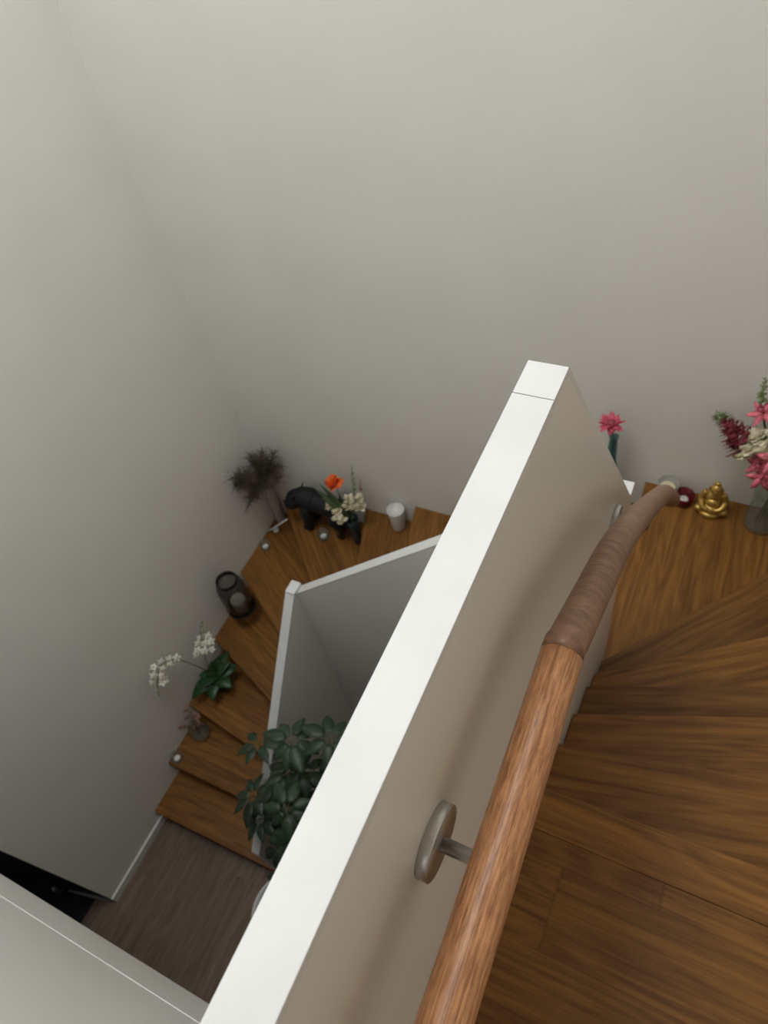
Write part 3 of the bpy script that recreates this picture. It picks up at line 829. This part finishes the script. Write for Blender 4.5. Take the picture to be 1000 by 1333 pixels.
# twelfth tread: frosted candle glass, red holder, gold figure, flower vase
z12 = tz(12)
tumbler('candle_glass', (-.100, 2.073, z12), 0.042, 0.095, M['frost'], 'frosted glass with a cream candle between handrail end and red holder', 'candle holder', None, 0.92)
cc = V((-.100, 2.073, z12 + .0065))
cn = thing('pillar_candle', cc, 'cream candle inside the frosted glass', 'candle')
MB().lathe([(0, 0), (0.030, 0), (0.030, 0.066), (0.027, 0.068), (0, 0.064)], cc, 26).build('wax', M['cream_wax'], cn)
MB().tube([cc + V((0, 0, .064)), cc + V((.001, 0, .074))], 0.001, 6).build('wick', M['wick'], cn)
tumbler('tealight_holder', (-.030, 2.070, z12), 0.040, 0.052, M['red_glass'], 'dark red glass tealight holder beside the gold seated figure', 'candle holder', None, 0.85, 0.004)
tealight((-.030, 2.070, z12 + .0065), 'tealight in the dark red glass holder', 0.019, 0.016)
gd = V((.078, 2.060, z12))
gb = MB()
gb.lathe([(0, 0), (0.047, 0), (0.050, 0.012), (0.044, 0.022), (0, 0.024)], gd, 26)
gb.ball(gd + V((0, -.006, .042)), .042, (1.15, .95, .55), None, 3)                    # crossed legs
gb.ball(gd + V((0, .006, .082)), .034, (1.05, .82, 1.25), None, 3)                    # torso
gb.ball(gd + V((0, -.012, .070)), .026, (1.1, .9, .9), None, 3)                       # belly
gb.ball(gd + V((0, -.002, .140)), .024, (.95, 1, 1.12), None, 3)                      # head
gb.ball(gd + V((0, .002, .166)), .011, (1, 1, .9), None, 2)                           # topknot
gb.ball(gd + V((0, -.024, .138)), .005, (.8, 1, 1.2), None, 2)                        # nose
for s in (-1, 1):
    gb.ball(gd + V((s * .024, .0, .137)), .008, (.5, .7, 1.5), None, 2)               # ears
    gb.tube(smooth([gd + V((s * .030, .004, .112)), gd + V((s * .046, -.004, .080)), gd + V((s * .034, -.030, .056)), gd + V((s * .010, -.040, .052))], 4), [.012] * 9 + [.011, .010, .009, .008], 10)
    gb.ball(gd + V((s * .044, -.020, .032)), .019, (1.1, 1, .8), None, 2)             # knees
tag(gb.build('seated_figure', M['gold']), 'small gold seated figure with crossed legs by the far wall', 'figurine')

rc = V((.262, 2.050, z12))
tag(MB().lathe([(0, 0), (0.055, 0), (0.062, 0.02), (0.058, 0.09), (0.052, 0.16), (0.062, 0.215), (0.059, 0.215), (0.048, 0.16), (0.054, 0.09), (0.058, 0.022), (0.052, 0.008), (0, 0.008)], rc, 34).build('glass_vase', M['glass']), 'clear glass vase of lilies at the right edge, on an oak tread', 'vase')
lq = thing('flower_bouquet', rc + V((0, 0, .012)), 'big bouquet of pink lilies, white blooms and maroon spike in clear glass', 'flowers')
ls = MB(); rn = rc + V((0, 0, .20))
def lily(c, face, s):
    mb = MB(); f = V(face).normalized()
    t0 = f.cross(V((0, 0, 1)) if abs(f.z) < .9 else V((1, 0, 0))).normalized(); t1 = f.cross(t0)
    for k in range(6):
        an = k * PI / 3
        d = t0 * math.cos(an) + t1 * math.sin(an) + f * .75
        mb.blade(V(c), d, -f + (t0 * math.cos(an) + t1 * math.sin(an)) * .3, s, s * .42, .95, 7, .25)
    o = mb.build('lily', M['lily'], lq, solid=0.0008)
    me = MB()
    for k in range(6):
        an = k * PI / 3 + .5
        p = V(c) + (t0 * math.cos(an) + t1 * math.sin(an)) * s * .16 + f * s * .55
        me.tube([V(c), p], .0009, 5); me.ball(p, .0035, (1, 1, 1.6), None, 1)
    me.build('stamens', M['maroon'], o)
    stem(ls, rc + V((random.uniform(-.02, .02), random.uniform(-.02, .02), .015)), rn, c)
for c, f, s in [((.185, 1.955, 2.335), (-.3, -.7, .4), .062), ((.200, 1.93, 2.30), (.1, -.7, .3), .06), ((.145, 2.02, 2.505), (-.4, -.3, .8), .06), ((.27, 1.96, 2.47), (.1, -.5, .8), .08), ((.33, 2.0, 2.40), (.6, -.4, .5), .08), ((.225, 1.93, 2.40), (0, -.7, .7), .07)]:
    lily(c, f, s)
for c in [(.156, 1.98, 2.43), (.142, 1.965, 2.385), (.128, 1.965, 2.345), (.175, 1.955, 2.40), (.12, 1.99, 2.395), (.20, 1.98, 2.45), (.30, 2.03, 2.50), (.25, 2.04, 2.52)]:
    stem(ls, rc + V((0, 0, .015)), rn, c)
    m_ = MB(); ruffle(m_, c, .040, 24, .3, .7); m_.build('white_bloom', M['cream'], lq, solid=0.0007)
spike((.130, 1.985, 2.372), (.035, 2.03, 2.43), 56, .078, M['maroon'], 'maroon_spike', lq)
spike((.035, 2.03, 2.43), (.000, 2.045, 2.44), 20, .042, M['pale_green'], 'bud_spike', lq)
spike((.128, 2.04, 2.53), (.116, 2.055, 2.63), 18, .026, M['pale_green'], 'bud_spike', lq)
stem(ls, rc + V((0, 0, .015)), rn, (.125, 1.99, 2.375)); stem(ls, rc + V((0, 0, .015)), rn, (.128, 2.04, 2.53))
ll = MB()
for tip_ in [(.14, 2.0, 2.47), (.17, 2.04, 2.52), (.20, 1.94, 2.42), (.32, 1.98, 2.44), (.24, 2.06, 2.50), (.16, 1.97, 2.33)]:
    d = V(tip_) - rn
    ll.blade(rn, d, V((0, -.6, 1)), d.length, .04, .2, 7, .25)
ls.build('stems', M['green'], lq); ll.build('leaves', M['green'], lq, solid=0.001)
